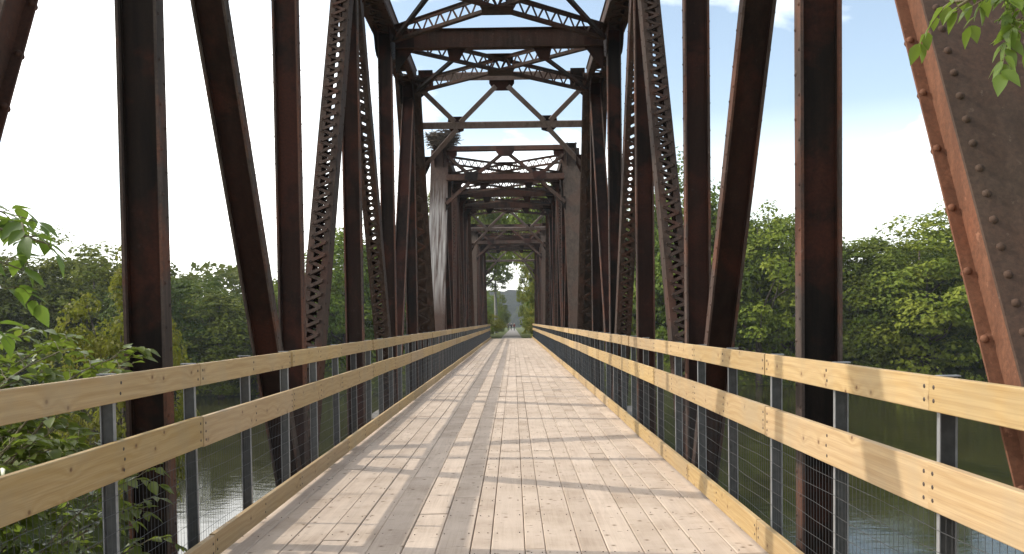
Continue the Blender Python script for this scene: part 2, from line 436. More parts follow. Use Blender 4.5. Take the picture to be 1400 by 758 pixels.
def make_span():
    root = thing('truss_span', (XT, SPAN_Y[0], 0), None, 'bridge truss', 'steel truss spans of the bridge')
    L6 = 6
    for sx in (-1, 1):
        x = sx*T
        # end posts and chords
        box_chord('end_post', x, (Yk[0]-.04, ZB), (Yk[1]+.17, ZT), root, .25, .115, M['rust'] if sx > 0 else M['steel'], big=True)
        box_chord('end_post', x, (Yk[6]+.04, ZB), (Yk[5]-.17, ZT), root, .25, .115, M['steel'], big=True)
        box_chord('top_chord', x, (Yk[1]-.12, ZT), (Yk[5]+.12, ZT), root, .19, .2, M['steel'])
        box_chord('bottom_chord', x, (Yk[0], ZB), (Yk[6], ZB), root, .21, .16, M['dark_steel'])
        for k in range(1, 6):
            h_member('vertical_post', x, (Yk[k], ZB-.05), (Yk[k], ZT-.21), root)
        e = .03
        h_member('diagonal', x, (Yk[1]-.04, ZT-.42), (Yk[2]-.12, ZB+.25), root)
        h_member('diagonal', x, (Yk[5]+.04, ZT-.42), (Yk[4]+.12, ZB+.25), root)
        laced_member('laced_diagonal', x, (Yk[2]+.18, ZB+.3), (Yk[3]-.2, ZT-.42), root)
        laced_member('laced_diagonal', x, (Yk[4]-.18, ZB+.3), (Yk[3]+.2, ZT-.42), root)
        for k in range(1, 6):
            w = .62 if k in (1, 5) else .55
            gusset(x, Yk[k], ZT, [(-w, .16), (w, .16), (w, -.25), (w*.62, -.62), (.16, -.72), (-.16, -.72), (-w*.62, -.62), (-w, -.25)], root)
        for k in range(0, 7):
            w = .55
            gusset(x, Yk[k], ZB, [(w, -.14), (w, .2), (w*.6, .42), (-w*.6, .42), (-w, .2), (-w, -.14)], root, .152)
    inn = T-.225
    # top struts with hanging gussets
    for k in (2, 3, 4):
        b = MB(); y = Yk[k]
        b.box(-inn, inn, y-.007, y+.007, 7.43, 7.81)
        for z in (7.424, 7.816): b.box(-inn, inn, y-.11, y+.11, z-.006, z+.006)
        o = b.build('top_strut', M['steel'], root)
        for sx in (-1, 1):
            b = MB(); b.poly([(sx*.72, y-.006, 7.417), (sx*1.12, y-.006, 7.417), (sx*1.06, y-.006, 7.16), (sx*.86, y-.006, 7.16)], (0, .012, 0)); b.build('strut_gusset', M['dark_steel'], o)
            b = MB(); b.poly([(sx*inn, y-.02, 7.82), (sx*(inn-.4), y-.02, 7.82), (sx*(inn-.4), y-.02, 7.42), (sx*inn, y-.02, 6.9)], (0, .01, 0)); b.build('knee_plate', M['dark_steel'], o)
    for k in (1, 2, 3, 4):                       # slim braces from strut gusset to the next chord joint
        for sx in (-1, 1):
            b = MB(); b.bar((sx*.95, Yk[k]+.01, 7.22), (sx*(inn+.02), Yk[k+1]-.05, 7.60), Zv, .036, .036); b.build('sway_brace', M['dark_steel'], root)
    # crossed lattice laterals
    for k in (1, 2, 3, 4):
        ya, yb = Yk[k], Yk[k+1]
        lattice_girder('lateral_brace', (-inn, ya+.2, 0), (inn, yb-.2, 0), root, 7.50, 7.83, M['steel'])
        lattice_girder('lateral_brace', (inn, ya+.2, 0), (-inn, yb-.2, 0), root, 7.516, 7.846, M['steel'])
        ym = (ya+yb)/2; b = MB()
        for z in (7.488, 7.858): b.obox((0, ym, z), X, Yv, Zv, .3, .26, .006)
        for sx in (-1, 1):
            b.box(sx*.2-.01, sx*.2+.01, ym-.14, ym+.14, 7.5, 7.846)
        b.build('crossing_plate', M['steel'], root)
    # portals in the plane of the end posts
    for (yb_, yt_) in ((Yk[0], Yk[1]), (Yk[6], Yk[5])):
        A = Vector((0, yt_, ZT)); B_ = Vector((0, yb_, -.42)); a = (B_-A); Lp = a.length; a /= Lp; n = X.cross(a)
        if n.z < 0: n = -n
        P = lambda x, t, dn=0.: Vector((x, 0, 0)) + A + a*(Lp*t) + n*dn
        near = yb_ < yt_
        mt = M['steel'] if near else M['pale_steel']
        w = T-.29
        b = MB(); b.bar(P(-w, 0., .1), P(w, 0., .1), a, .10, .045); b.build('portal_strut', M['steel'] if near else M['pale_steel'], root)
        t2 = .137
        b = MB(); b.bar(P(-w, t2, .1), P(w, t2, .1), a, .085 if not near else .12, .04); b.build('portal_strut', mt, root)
        for sx in (-1, 1):
            for (x0, t0, x1, t1) in ((.16, .028, 1.12, t2-.01), (1.22, t2+.01, w, .255), (w, .03, 1.28, t2-.012)):
                b = MB(); b.bar(P(sx*x0, t0, .06), P(sx*x1, t1, .06), n, .03, .062); b.build('portal_brace', mt, root)
            b = MB(); b.poly([P(sx*q, tt, .145) for q, tt in ((.98, t2-.024), (1.44, t2-.024), (1.5, t2+.006), (1.3, t2+.026), (1.05, t2+.018))], n*.01); b.build('portal_gusset', M['dark_steel'], root)
            b = MB(); b.poly([P(sx*q, tt, .03) for q, tt in ((w+.02, -.02), (w-.36, -.02), (w-.36, .026), (w+.02, .06))], n*.01); b.build('portal_gusset', M['dark_steel'], root)
            b = MB(); b.poly([P(sx*q, tt, .03) for q, tt in ((w+.02, .225), (w-.16, .225), (w-.16, .252), (w+.02, .29))], n*.01); b.build('portal_gusset', M['dark_steel'], root)
        b = MB(); b.poly([P(q, tt, .148) for q, tt in ((-.33, -.008), (.33, -.008), (.33, .022), (.2, .042), (-.2, .042), (-.33, .022))], n*.01); b.build('portal_gusset', M['dark_steel'], root)
    # floor system
    for k in range(7):
        b = MB(); y = Yk[k]; w = T-.22
        b.box(-w, w, y-.008, y+.008, -1.0, -.30)
        for z in (-1.008, -.292): b.box(-w, w, y-.13, y+.13, z-.008, z+.008)
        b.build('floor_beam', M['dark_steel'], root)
    for xx in (-1.3, 0., 1.3):
        b = MB(); b.box(xx-.09, xx+.09, -.85, Yk[6]+.85, -.278, -.09); b.build('stringer', M['dark_steel'], root)
    for sx in (-1, 1):
        for y in (Yk[0], Yk[6]):
            b = MB(); b.box(sx*T-.3, sx*T+.3, y-.3, y+.3, -1.3, -1.03); b.build('bearing', M['dark_steel'], root)
    return root

span = make_span()
span['label'] = 'nearest rusty riveted truss span, its end posts beside the camera and lattice bracing overhead'
span2 = copy_tree(span); span2.location.y = SPAN_Y[1]
span2['label'] = 'middle truss span with a stick nest on its portal and one end post streaked white'
span3 = copy_tree(span); span3.location.y = SPAN_Y[2]
span3['label'] = 'farthest truss span, its small portal framing the green trees at the bridge end'
# the near left end post of the middle span is streaked by the birds above it
for o in span2.children:
    if o.name.startswith('end_post'):
        for ch in o.children:
            if ch.name.startswith('cover_plate'):
                cx = sum(v.co.x for v in ch.data.vertices)/len(ch.data.vertices); cy = min(v.co.y for v in ch.data.vertices)
                if cx < 0 and cy < 2:
                    ch.data = ch.data.copy(); ch.data.materials.clear(); ch.data.materials.append(M['soiled'])
                    ch['label'] = 'cover plate streaked white with droppings'

# piers and abutments
def pier(y0, y1, label, w0=4.2):
    b = MB(); zt, zb = -1.3, -7.5
    vs = []
    for z, g_ in ((zb, .35), (zt-.35, 0.)):
        vs += [(XT-w0-g_, y0-g_, z), (XT+w0+g_, y0-g_, z), (XT+w0+g_, y1+g_, z), (XT-w0-g_, y1+g_, z)]
    b.add(vs, [(0,1,2,3),(4,5,6,7),(0,1,5,4),(1,2,6,5),(2,3,7,6),(3,0,4,7)])
    b.box(XT-w0-.15, XT+w0+.15, y0-.15, y1+.15, zt-.35+.002, zt)
    return tag(b.build('bridge_pier', M['stone']), label, 'bridge pier', 'stone supports of the bridge')
pier(1.2, 3.4, 'stone abutment under the near end of the bridge', 3.6)
pier(27.2, 29.8, 'stone river pier between the nearest and middle truss spans')
pier(54.2, 56.8, 'stone river pier between the middle and farthest truss spans')
pier(81.1, 83.4, 'stone abutment under the far end of the bridge', 3.6)

# ------------------------------------------------------------------ deck
DY0, DY1, HW = -5., 82.6, 1.92
b = MB(); x = -HW; pr = random.Random(3)
ws = []
while sum(ws) < 2*HW-.1: ws.append(pr.choice((.145, .19, .19, .24, .24)))
kf = 2*HW/sum(ws); ws = [w*kf for w in ws]
for w in ws:
    y = DY0 - pr.random()*3
    while y < DY1:
        L = pr.choice((2.44, 3.05, 3.66, 4.27, 4.88)); y1 = min(y+L, DY1); y0 = max(y, DY0)
        if y1 > y0 + .1:
            g_ = pr.uniform(.0012, .0042); dz = pr.uniform(-.005, .003); tl = pr.uniform(-.003, .003); tw = pr.uniform(-.003, .003); ch = .005
            xa, xb, ya, yb2 = x+g_, x+w-g_, y0+.003, y1-.004
            prof = [(xa, -.07), (xa, dz-ch), (xa+ch, dz), (xb-ch, dz+tl), (xb, dz+tl-ch), (xb, -.07)]
            vs = [(px, ya, pz) for px, pz in prof] + [(px, yb2, pz+(tw if pz > -.05 else 0)) for px, pz in prof]
            fs = [tuple(range(5, -1, -1)), tuple(range(6, 12))] + [(i, (i+1) % 6, 6+(i+1) % 6, 6+i) for i in range(6)]
            b.add(vs, fs, 0)
            for kk in range(int(y0/.61)-1, int(y1/.61)+2):
                yn = kk*.61 + pr.uniform(-.02, .02)
                if not (y0+.02 < yn < min(y1-.02, 40)): continue
                for xn in (xa+.03, xb-.03):
                    xn += pr.uniform(-.01, .01); yq = yn + pr.uniform(-.015, .015)
                    b.add([(xn+.0045*math.cos(1.047*q), yq+.0045*math.sin(1.047*q), dz+.004) for q in range(6)] + [(xn+.0045*math.cos(1.047*q), yq+.0045*math.sin(1.047*q), dz-.012) for q in range(6)], [tuple(range(6))] + [(q, 6+q, 6+(q+1) % 6, (q+1) % 6) for q in range(6)], 1)
        y = y1 if y1 >= DY1 else y + L
    x += w
deck = tag(b.build('bridge_deck', [M['deck'], M['screw']]), 'weathered plank walkway running the length of the bridge', 'walkway', kind='structure')

# ------------------------------------------------------------------ railings
def railing(sx, y_first, label):
    root = thing('railing', (sx*1.94, 0, 0), label, 'railing', 'wooden railings of the bridge')
    S = 1.2192; rr = random.Random(5 if sx > 0 else 9)
    n0 = int(math.floor((DY0+.4 - y_first)/S)); ys = []
    k = n0 - 0
    while y_first + S*k < DY1 - .05:
        if y_first + S*k > DY0+.1: ys.append((k, y_first+S*k))
        k += 1
    # local x: 0 at the inner face of the posts, outward = sx
    XB0, XB1 = -.028, .012                       # board, inner face .. outer face (times sx)
    posts0 = None
    def lx(v): return sx*v
    # one galvanised post, then copies
    b = MB()
    def bx(x0, x1, y0, y1, z0, z1, mi=0):
        b.box(min(lx(x0), lx(x1)), max(lx(x0), lx(x1)), y0, y1, z0, z1, mi)
    bx(.014, .019, -.013, .013, -.3, 1.338); bx(.0195, .084, -.004, .004, -.3, 1.338); bx(.0845, .0895, -.013, .013, -.3, 1.338)
    bx(.008, .1, -.02, .02, 1.339, 1.346)
    bx(.008, .114, -.06, .06, -.32, -.302)
    for i_, v_ in enumerate(b.f): b.m[i_] = 1 if (i_//6) != 1 else 0  # lit tone on flanges, cap and foot; painted shade tone on the web
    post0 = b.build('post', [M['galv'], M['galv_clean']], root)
    for i, (k, y) in enumerate(ys):
        p = post0 if i == 0 else post0.copy()
        if i: COL.objects.link(p); p.parent = root
        p.location = (0, y, rr.uniform(-.004, .004)); p.rotation_euler = (rr.uniform(-.006, .006), rr.uniform(-.004, .004), rr.uniform(-.03, .03))
    # boards two bays long, meeting at every second post
    def board(name, z0, z1, screws, joint_odd, L, x0=XB0, x1=XB1):
        b = MB(); g_ = .004; ch = .004
        xa, xb = sorted((lx(x0), lx(x1)))
        prof = [(xa, z0+ch), (xa, z1-ch), (xa+ch, z1), (xb-ch, z1), (xb, z1-ch), (xb, z0+ch), (xb-ch, z0), (xa+ch, z0)]
        vs = [(px, g_, pz) for px, pz in prof] + [(px, L-g_, pz) for px, pz in prof]
        fs = [tuple(range(7, -1, -1)), tuple(range(8, 16))] + [(i, (i+1) % 8, 8+(i+1) % 8, 8+i) for i in range(8)]
        b.add(vs, fs, 0)
        xs_ = lx(x0)
        for yy in (.045, L-.045, L/2):
            for j in range(screws):
                zz = z0 + (z1-z0)*(j+.8)/(screws+.6)
                b.dome((xs_, yy + (.012 if yy == L/2 and j % 2 else 0), zz), (-sx, 0, 0), .0105, .0035, 1, 6)
        return b.build(name, [M['board'], M['screw']], root)
    L = 2*S
    for name, z0, z1, sc, xa, xb in (('top_rail', 1.195, 1.342, 2, XB0, XB1), ('lower_rail', .780, .983, 3, XB0, XB1), ('kerb_board', .026, .190, 2, -.09, -.05)):
        proto = board(name, z0, z1, sc, 0, L, xa, xb)
        first = True
        for k, y in ys:
            if k % 2: continue
            if y + L > DY1 + .6: continue
            o = proto if first else proto.copy()
            if not first: COL.objects.link(o); o.parent = root
            first = False
            o.location = (rr.uniform(-.002, .002), y, rr.uniform(-.004, .004)); o.rotation_euler = (rr.uniform(-.0012, .0012), rr.uniform(-.006, .006), rr.uniform(-.0006, .0006))
    # welded wire mesh behind the rails
    V = []; F = []
    def strip(p, q, u, w, r):
        b0 = len(V)
        for e in (p, q):
            for ang in (0, 2.094, 4.189):
                V.append((e[0]+r*(u[0]*math.cos(ang)+w[0]*math.sin(ang)), e[1]+r*(u[1]*math.cos(ang)+w[1]*math.sin(ang)), e[2]+r*(u[2]*math.cos(ang)+w[2]*math.sin(ang))))
        for i in range(3): F.append((b0+i, b0+(i+1) % 3, b0+3+(i+1) % 3, b0+3+i))
    xm = lx(.0125)
    ya, yb_ = ys[0][1], ys[-1][1]
    ny = int((yb_-ya)/.0508)
    for i in range(ny):
        y = ya + (i+.5)*.0508
        strip((xm, y, .03), (xm, y, .95), (1,0,0), (0,1,0), .0012)
    for j in range(9):
        z = .09 + j*.1016
        ny2 = int((yb_-ya)/.3048)
        for i in range(ny2):                      # slightly wavy horizontal wires
            w0 = .006*math.sin(i*1.3+j*2.1)+.003*math.sin(i*.37+j); w1 = .006*math.sin((i+1)*1.3+j*2.1)+.003*math.sin((i+1)*.37+j)
            strip((xm-lx(.0022), ya+i*.3048, z+w0), (xm-lx(.0022), ya+(i+1)*.3048, z+w1), (1,0,0), (0,0,1), .0016)
    np_mesh('wire_mesh', np.array(V), np.array(F), M['wire'], root)
    return root
railing(-1, 4.7504+1.2192, 'left railing of pine boards in shade, with leaves pushing through its near end')
railing(1, 3.735, 'sunlit right railing of pine boards with wire mesh below')

# ------------------------------------------------------------------ terrain, water
WZ = -4.5
def smooth(t):
    t = np.clip(t, 0, 1); return t*t*(3-2*t)
def near_bank(x): return 3.6 + np.where(x < -2.5, (-x-2.5)*.95, np.where(x > 2.5, (x-2.5)*.45, 0.)) + 13.5*np.exp(-((x+9.6)/2.3)**2)
def far_bank(x): return 79. - .06*np.abs(x)*np.where(x < 0, 1.6, .3) + 1.5*np.sin(x*.11)
def trail_z(y): return np.where(y < 95, -.03, -.03 - .0055*(y-95) + 0*y)
def height(x, y):
    sn = near_bank(x) - y; sf = y - far_bank(x)
    hn = -6.5 + 6.1*smooth((sn+1.6)/5.5) - .5*smooth((np.abs(x)-3)/6)
    emb = smooth((8.5-np.abs(x))/5.)
    low = -2.6 + 1.2*np.sin(x*.03+1)*np.sin(y*.021)
    top = low + (trail_z(y)-.06-low)*emb
    hf = -6.5 + (top+6.5)*smooth((sf+1.5)/6.)
    return np.where(sn > -1.6, hn, np.where(sf > -1.5, hf, -6.5))
xs = np.unique(np.concatenate([np.arange(-14, 14.1, .7), np.arange(-90, 90, 3.), np.linspace(-1900, 1900, 60)]))
ys_ = np.unique(np.concatenate([np.arange(-14, 24, .8), np.arange(24, 76, 4.), np.arange(72, 96, .9), np.arange(96, 420, 6.), np.linspace(420, 2400, 40), np.linspace(-300, -14, 12)]))
GX, GY = np.meshgrid(xs, ys_); GZ = height(GX, GY) + .12*np.sin(GX*1.7+GY*.9)*np.sin(GY*1.3)*(np.abs(GX) > 3.2)
nx, nyy = len(xs), len(ys_)
idx = np.arange(nx*nyy).reshape(nyy, nx)
Fq = np.stack([idx[:-1,:-1], idx[:-1,1:], idx[1:,1:], idx[1:,:-1]], -1).reshape(-1, 4)
tag(np_mesh('ground', np.stack([GX, GY, GZ], -1).reshape(-1, 3), Fq, M['ground'], smooth=True), 'grassy river banks and land', 'ground', kind='structure')
Vw = np.array([(-1800, -40, WZ), (1800, -40, WZ), (1800, 110, WZ), (-1800, 110, WZ)], float)
tag(np_mesh('river', Vw, np.array([[0, 1, 2, 3]]), M['water']), 'dark green rippled river water', 'river', kind='structure')
# trail
ty = np.concatenate([np.arange(82.62, 120, 2.), np.arange(120, 420, 6.)])
V = []; 
for y in ty:
    zz = float(trail_z(y)) + .03; dx = 0.0 + .9*math.sin((y-82)*.012)*0 - .012*max(0, y-120)*0
    for xx, dz in ((-1.0, -.03), (-.5, .0), (.45, .0), (.95, -.03)): V.append((xx+dx, y, zz+dz))
F = [(i*4+j, i*4+j+1, (i+1)*4+j+1, (i+1)*4+j) for i in range(len(ty)-1) for j in range(3)]
tag(np_mesh('trail', np.array(V), np.array(F), M['gravel'], smooth=True), 'grey gravel trail beyond the bridge', 'path', kind='structure')
# hills far behind
def hill(y0, pts, seed, depth, label):
    r = np.random.default_rng(seed)
    xs = np.linspace(pts[0][0], pts[-1][0], 260)
    prof = np.interp(xs, [p[0] for p in pts], [p[1] for p in pts])
    rows = 14; V = []
    for j in range(rows):
        t = j/(rows-1); hh = np.sin(t*math.pi)**.8 if 0 < t < 1 else 0
        bum = r.normal(0, 1.6, len(xs)) if 0 < t < 1 else 0
        V.append(np.stack([xs, np.full(len(xs), y0 + depth*t) + r.normal(0, 2, len(xs)), -3 + (prof+3)*hh + bum], -1))
    V = np.concatenate(V); n = len(xs); idx = np.arange(n*rows).reshape(rows, n)
    F = np.stack([idx[:-1,:-1], idx[:-1,1:], idx[1:,1:], idx[1:,:-1]], -1).reshape(-1, 4)
    return tag(np_mesh('hill', V, F, M['hill'], smooth=False), label, 'hill', kind='structure')
hill(620, [(-900, 8), (-300, 14), (-60, 24), (-15, 26), (20, 25), (60, 18), (300, 10), (900, 8)], 4, 260, 'hazy wooded hill beyond the trail')

# ------------------------------------------------------------------ trees
def leaf_quads(P, Nn, size, fold=.25, r=rng):
    """diamond leaves at P facing Nn"""
    n = len(P)
    Nn = Nn/np.linalg.norm(Nn, axis=1, keepdims=True)
    ref = r.normal(size=(n, 3)); u = np.cross(Nn, ref); u /= np.linalg.norm(u, axis=1, keepdims=True)
    w = np.cross(Nn, u)
    s = (size*r.uniform(.6, 1.35, n))[:, None]
    a = P - u*s*.5; c_ = P + u*s*.5 - Nn*s*.12; b1 = P + w*s*.33 + Nn*s*fold*.4 - u*s*.06; b2 = P - w*s*.33 + Nn*s*fold*.4 - u*s*.06
    V = np.stack([a, b1, c_, b2], 1).reshape(-1, 3)
    return V, np.arange(4*n).reshape(n, 4)

def crown_mesh(seed, rx, rz, zc, nclump, per, clump_r, leaf, shape='round'):
    r = np.random.default_rng(seed)
    # clump centres: shell-biased through the crown, on an uneven outline
    d = r.normal(size=(nclump, 3)); d /= np.linalg.norm(d, axis=1, keepdims=True)
    
    rad = r.uniform(.3, 1., nclump)**.4
    lump = 1 + .2*np.sin(d[:, 0]*4+seed)*np.cos(d[:, 1]*3.3+seed*2) + .13*np.sin(d[:, 2]*7+seed*1.7)
    C = d*(rad*lump)[:, None]*np.array([rx, rx, rz]) + np.array([0, 0, zc])
    cr = clump_r*r.uniform(.55, 1.35, nclump)
    k = np.repeat(np.arange(nclump), per)
    e = r.normal(size=(len(k), 3)); e /= np.linalg.norm(e, axis=1, keepdims=True)
    e *= (r.uniform(.12, 1, len(k))**.42)[:, None]; e[:, 2] = np.where(e[:, 2] < -.35, e[:, 2]*.5, e[:, 2])
    P = C[k] + e*cr[k][:, None]*np.array([1.15, 1.15, .78])
    out = (P - np.array([0, 0, zc-rz*.5])); out /= np.linalg.norm(out, axis=1, keepdims=True)
    Nn = e*1. + out*.5 + np.array([0, 0, .6]) + r.normal(size=(len(k), 3))*.45
    V, F = leaf_quads(P, Nn, leaf, r=r)
    return V, F, C

def trunk_mb(h, r0, C, seed, lean=0.):
    rr = random.Random(seed); b = MB()
    pts = [Vector((lean*t*t*h*.2+rr.uniform(-.1, .1)*t, rr.uniform(-.15, .15)*t, -1.2 + (h+1.2)*t)) for t in (0, .12, .3, .5, .75, 1.)]
    b.tube(pts, [r0*1.35, r0, r0*.85, r0*.7, r0*.42, r0*.12], 8)
    for i in range(0, len(C), max(1, len(C)//16)):
        q = Vector(C[i]); t = min(.9, max(.25, (q.z*.62)/h)); s_ = pts[0].lerp(pts[-1], t)
        mid_ = s_.lerp(q, .55) + Vector((rr.uniform(-.3, .3), rr.uniform(-.3, .3), -.12*(q-s_).length))
        b.tube([s_, mid_, q], [r0*.36, r0*.22, r0*.07], 5)
    return b

PROTO = {}
def tree_proto(kind, seed, h, rx, leafmat, nclump, per, clump_r, leaf, base=.25, bark='bark'):
    rz = h*(1-base)/2; zc = h - rz
    V, F, C = crown_mesh(seed, rx, rz, zc, nclump, per, clump_r, leaf)
    root = thing(kind, (0, 0, -1000), None, 'tree')
    np_mesh('crown', V, F, M[leafmat], root)
    trunk_mb(h*.86, .03*h*.7, C, seed).build('trunk', M[bark], root)
    return root
def place(key, x, y, z, h_scale, w_scale, rz, label, cat='tree', group=None):
    p, used = PROTO[key]
    o = p if not used else copy_tree(p)
    PROTO[key][1] = True
    o.location = (x, y, z); o.rotation_euler = (0, 0, rz); o.scale = (w_scale, w_scale, h_scale)
    o['label'] = label; o['category'] = cat
    if group: o['group'] = group
    elif 'group' in o.keys(): del o['group']
    return o
# unit-height trees, 12 m tall
PROTO['dark_a'] = [tree_proto('broadleaf_tree', 21, 12., 4.6, 'leaf_dark', 105, 190, 1.42, .33, -.02), False]
PROTO['dark_b'] = [tree_proto('broadleaf_tree', 22, 12., 4.2, 'leaf_dark', 100, 190, 1.35, .33, -.02), False]
PROTO['mid_a'] = [tree_proto('broadleaf_tree', 23, 12., 4.8, 'leaf_mid', 110, 190, 1.38, .33, -.02), False]
PROTO['mid_b'] = [tree_proto('broadleaf_tree', 24, 12., 4.0, 'leaf_mid', 95, 180, 1.28, .32, 0.), False]
PROTO['open_a'] = [tree_proto('broadleaf_tree', 25, 12., 4.4, 'leaf_mid', 130, 50, .85, .30, .1), False]
PROTO['yellow'] = [tree_proto('small_tree', 26, 7., 2.6, 'leaf_yellow', 170, 70, .48, .17, .05), False]
PROTO['shrub'] = [tree_proto('shrub', 27, 2.4, 1.7, 'leaf_yellow', 60, 60, .42, .16, .0), False]
PROTO['shrub_mid'] = [tree_proto('shrub', 28, 3.2, 2.2, 'leaf_mid', 70, 60, .55, .2, .0), False]

PROTO['canopy'] = [tree_proto('broadleaf_tree', 29, 12., 4.6, 'leaf_mid', 150, 62, .95, .34, .52), False]
def by_view(px, ytop, depth):                  # a direction and distance from the bridge entrance -> ground position, top height
    return (px-702)/1221.*depth + .18, 1.6 + (440-ytop)/1221.*depth
GL, GR = 'trees on the far bank left of the bridge', 'trees on the far bank right of the bridge'
TREES = [
 # key, px, top, depth, width scale, label, group
 ('mid_a', -70, 330, 74, 1.2, 'mid green tree at the left edge, behind the near drooping leaves', None),
 ('dark_b', 25, 342, 73, 1.15, 'dark green tree on the left far bank behind the near drooping branch', None),
 ('mid_a', 118, 334, 75, 1.2, 'full green crown on the far bank just left of the nearest left post', None),
 ('dark_a', 222, 352, 75, 1.15, 'tall dark tree standing against the right side of the nearest left post', None),
 ('mid_b', 292, 392, 74, 1.0, 'lower rounded tree between the nearest left post and the slanting beam', None),
 ('dark_b', 345, 398, 76, .9, 'low dark tree behind the slanting beam of the left truss', None),
 ('mid_b', 402, 370, 80, 1.1, 'tree mostly hidden behind the second left post', None),
 ('mid_a', 468, 316, 83, 1.2, 'tree seen in the gap beside the laced beam of the left truss', None),
 ('dark_a', 560, 300, 90, 1.2, 'dark trees behind the crowded members of the left truss', GL),
 ('dark_b', 872, 290, 90, 1.2, 'dark trees behind the crowded members of the right truss', GR),
 ('mid_a', 945, 256, 84, 1.2, 'tallest tree on the right bank, beside the second right post', None),
 ('dark_a', 985, 274, 82, 1.1, 'dark tree showing left of the slanting beam of the right truss', None),
 ('open_a', 1043, 282, 79, 1.25, 'airy tree with sky gaps between the slanting beam and nearest right post', None),
 ('mid_b', 1088, 302, 80, 1.1, 'green tree half covered by the nearest right post', None),
 ('dark_b', 1158, 340, 78, 1.0, 'small dark tree just right of the nearest right post', None),
 ('mid_b', 1205, 330, 77, 1.1, 'medium tree left of the round topped tree on the right bank', None),
 ('mid_a', 1268, 309, 76, 1.3, 'broad round topped tree on the right bank, lit bright on top', None),
 ('dark_a', 1335, 328, 78, 1.1, 'dark tree meeting the rusty end post at right', None),
 ('mid_b', 1425, 318, 75, 1.2, 'tree behind the riveted end post at the right edge', None),
]
r2 = random.Random(4)
for key, px, top, dep, w, lab, grp in TREES:
    x, zt = by_view(px, top, dep); z0 = -3.9
    place(key, x, dep + 1.5, z0, (zt - z0)/12., w, r2.uniform(0, 6.28), lab, 'tree', grp)
# second row closing the gaps
for i, (px, top, dep) in enumerate([(-20, 350, 90), (80, 352, 92), (175, 345, 92), (262, 385, 93), (330, 405, 94), (420, 375, 96), (520, 320, 98)]):
    x, zt = by_view(px, top, dep); place(('dark_a', 'dark_b')[i % 2], x, dep, -3, (zt+3)/12., 1.25, r2.uniform(0, 6.28), 'dark tree in the second row behind the left far bank trees', 'tree', 'second row trees at left')
for i, (px, top, dep) in enumerate([(905, 285, 98), (1010, 300, 96), (1070, 318, 95), (1130, 345, 93), (1240, 335, 92), (1310, 332, 92), (1390, 335, 90)]):
    x, zt = by_view(px, top, dep); place(('dark_b', 'dark_a')[i % 2], x, dep, -3, (zt+3)/12., 1.25, r2.uniform(0, 6.28), 'dark tree in the second row behind the right far bank trees', 'tree', 'second row trees at right')
# trees arching over the trail beyond the bridge
for key, x, y, zt, w, lab in [
    ('canopy', -5.6, 96, 15.8, 1.05, 'tree left of the trail just beyond the bridge end, its crown reaching over the path'),
    ('canopy', 5.0, 92, 16.2, 1.15, 'tree right of the trail just beyond the bridge end, its crown reaching over the path'),
    ('mid_b', -8.4, 110, 15.5, .95, 'second tree along the left side of the trail'),
    ('mid_a', 7.0, 106, 17., 1.05, 'second tree along the right side of the trail'),
    ('mid_b', 9.8, 132, 15., 1.0, 'third tree back on the right side of the trail'),
    ('dark_b', -12., 138, 15., 1.1, 'third tree back on the left side of the trail'),
    ('canopy', -4.6, 120, 17.0, 1.0, 'tree with a high crown over the trail, left side, behind the first pair'),
    ('canopy', 3.9, 114, 16.8, 1.05, 'tree with a high crown over the trail, right side, behind the first pair'),
    ('mid_a', -5.2, 178, 6.6, .50, 'young tree leafy to the ground left of the trail, seen through the far portal'),
    ('mid_b', -6.4, 214, 9.0, .62, 'taller young tree behind the first one left of the trail'),
    ('mid_a', 4.6, 128, 10.5, .50, 'bright young tree leafy to the ground right of the trail, seen through the far portal'),
    ('mid_a', -3.0, 192, 7.6, .42, 'small leafy tree nearest the left trail edge, far beyond the bridge'),
    ('mid_b', 3.0, 150, 12.5, .46, 'slim tree close to the right trail edge, closing part of the sky gap'),
    ('mid_b', 5.2, 162, 11.5, .55, 'young tree behind the bright one right of the trail')]:
    z0 = -1.8
    place(key, x, y, z0, (zt-z0)/12., w, r2.uniform(0, 6.28), lab)
for i, (x, y, s_) in enumerate([(-15, 170, 1.), (-15, 205, .9), (-20, 240, 1.2), (14, 165, 1.), (16, 205, 1.1), (15, 250, 1.1), (-26, 300, 1.3), (24, 310, 1.3)]):
    place(('dark_b', 'mid_b')[i % 2], x, y, -2.8, s_, s_*1.1, r2.uniform(0, 6.28), 'distant hazy tree lining the trail far beyond the bridge', 'tree', 'distant trees along the trail')
# a tall bare pale trunk with leaves high up
root = thing('tall_tree', (-2.9, 158, -1.5), 'tall pale trunk rising left of the trail, seen through the far portal', 'tree')
b = MB(); b.tube([(0, 0, 0), (.05, 0, 4), (-.08, 0, 8), (.1, 0, 13.)], [.36, .3, .24, .1], 8)
for q in ((1.6, .4, 9.8), (-1.9, -.3, 10.6), (1., .2, 12.), (-.8, .6, 12.5)): b.tube([(0, 0, q[2]-1.6), (q[0]*.5, q[1]*.5, q[2]-.7), q], [.11, .07, .03], 5)
b.build('trunk', M['palebark'], root)
V, F, C_ = crown_mesh(61, 3.5, 2.6, 11.4, 75, 70, .85, .32); np_mesh('crown', V, F, M['leaf_dark'], root)
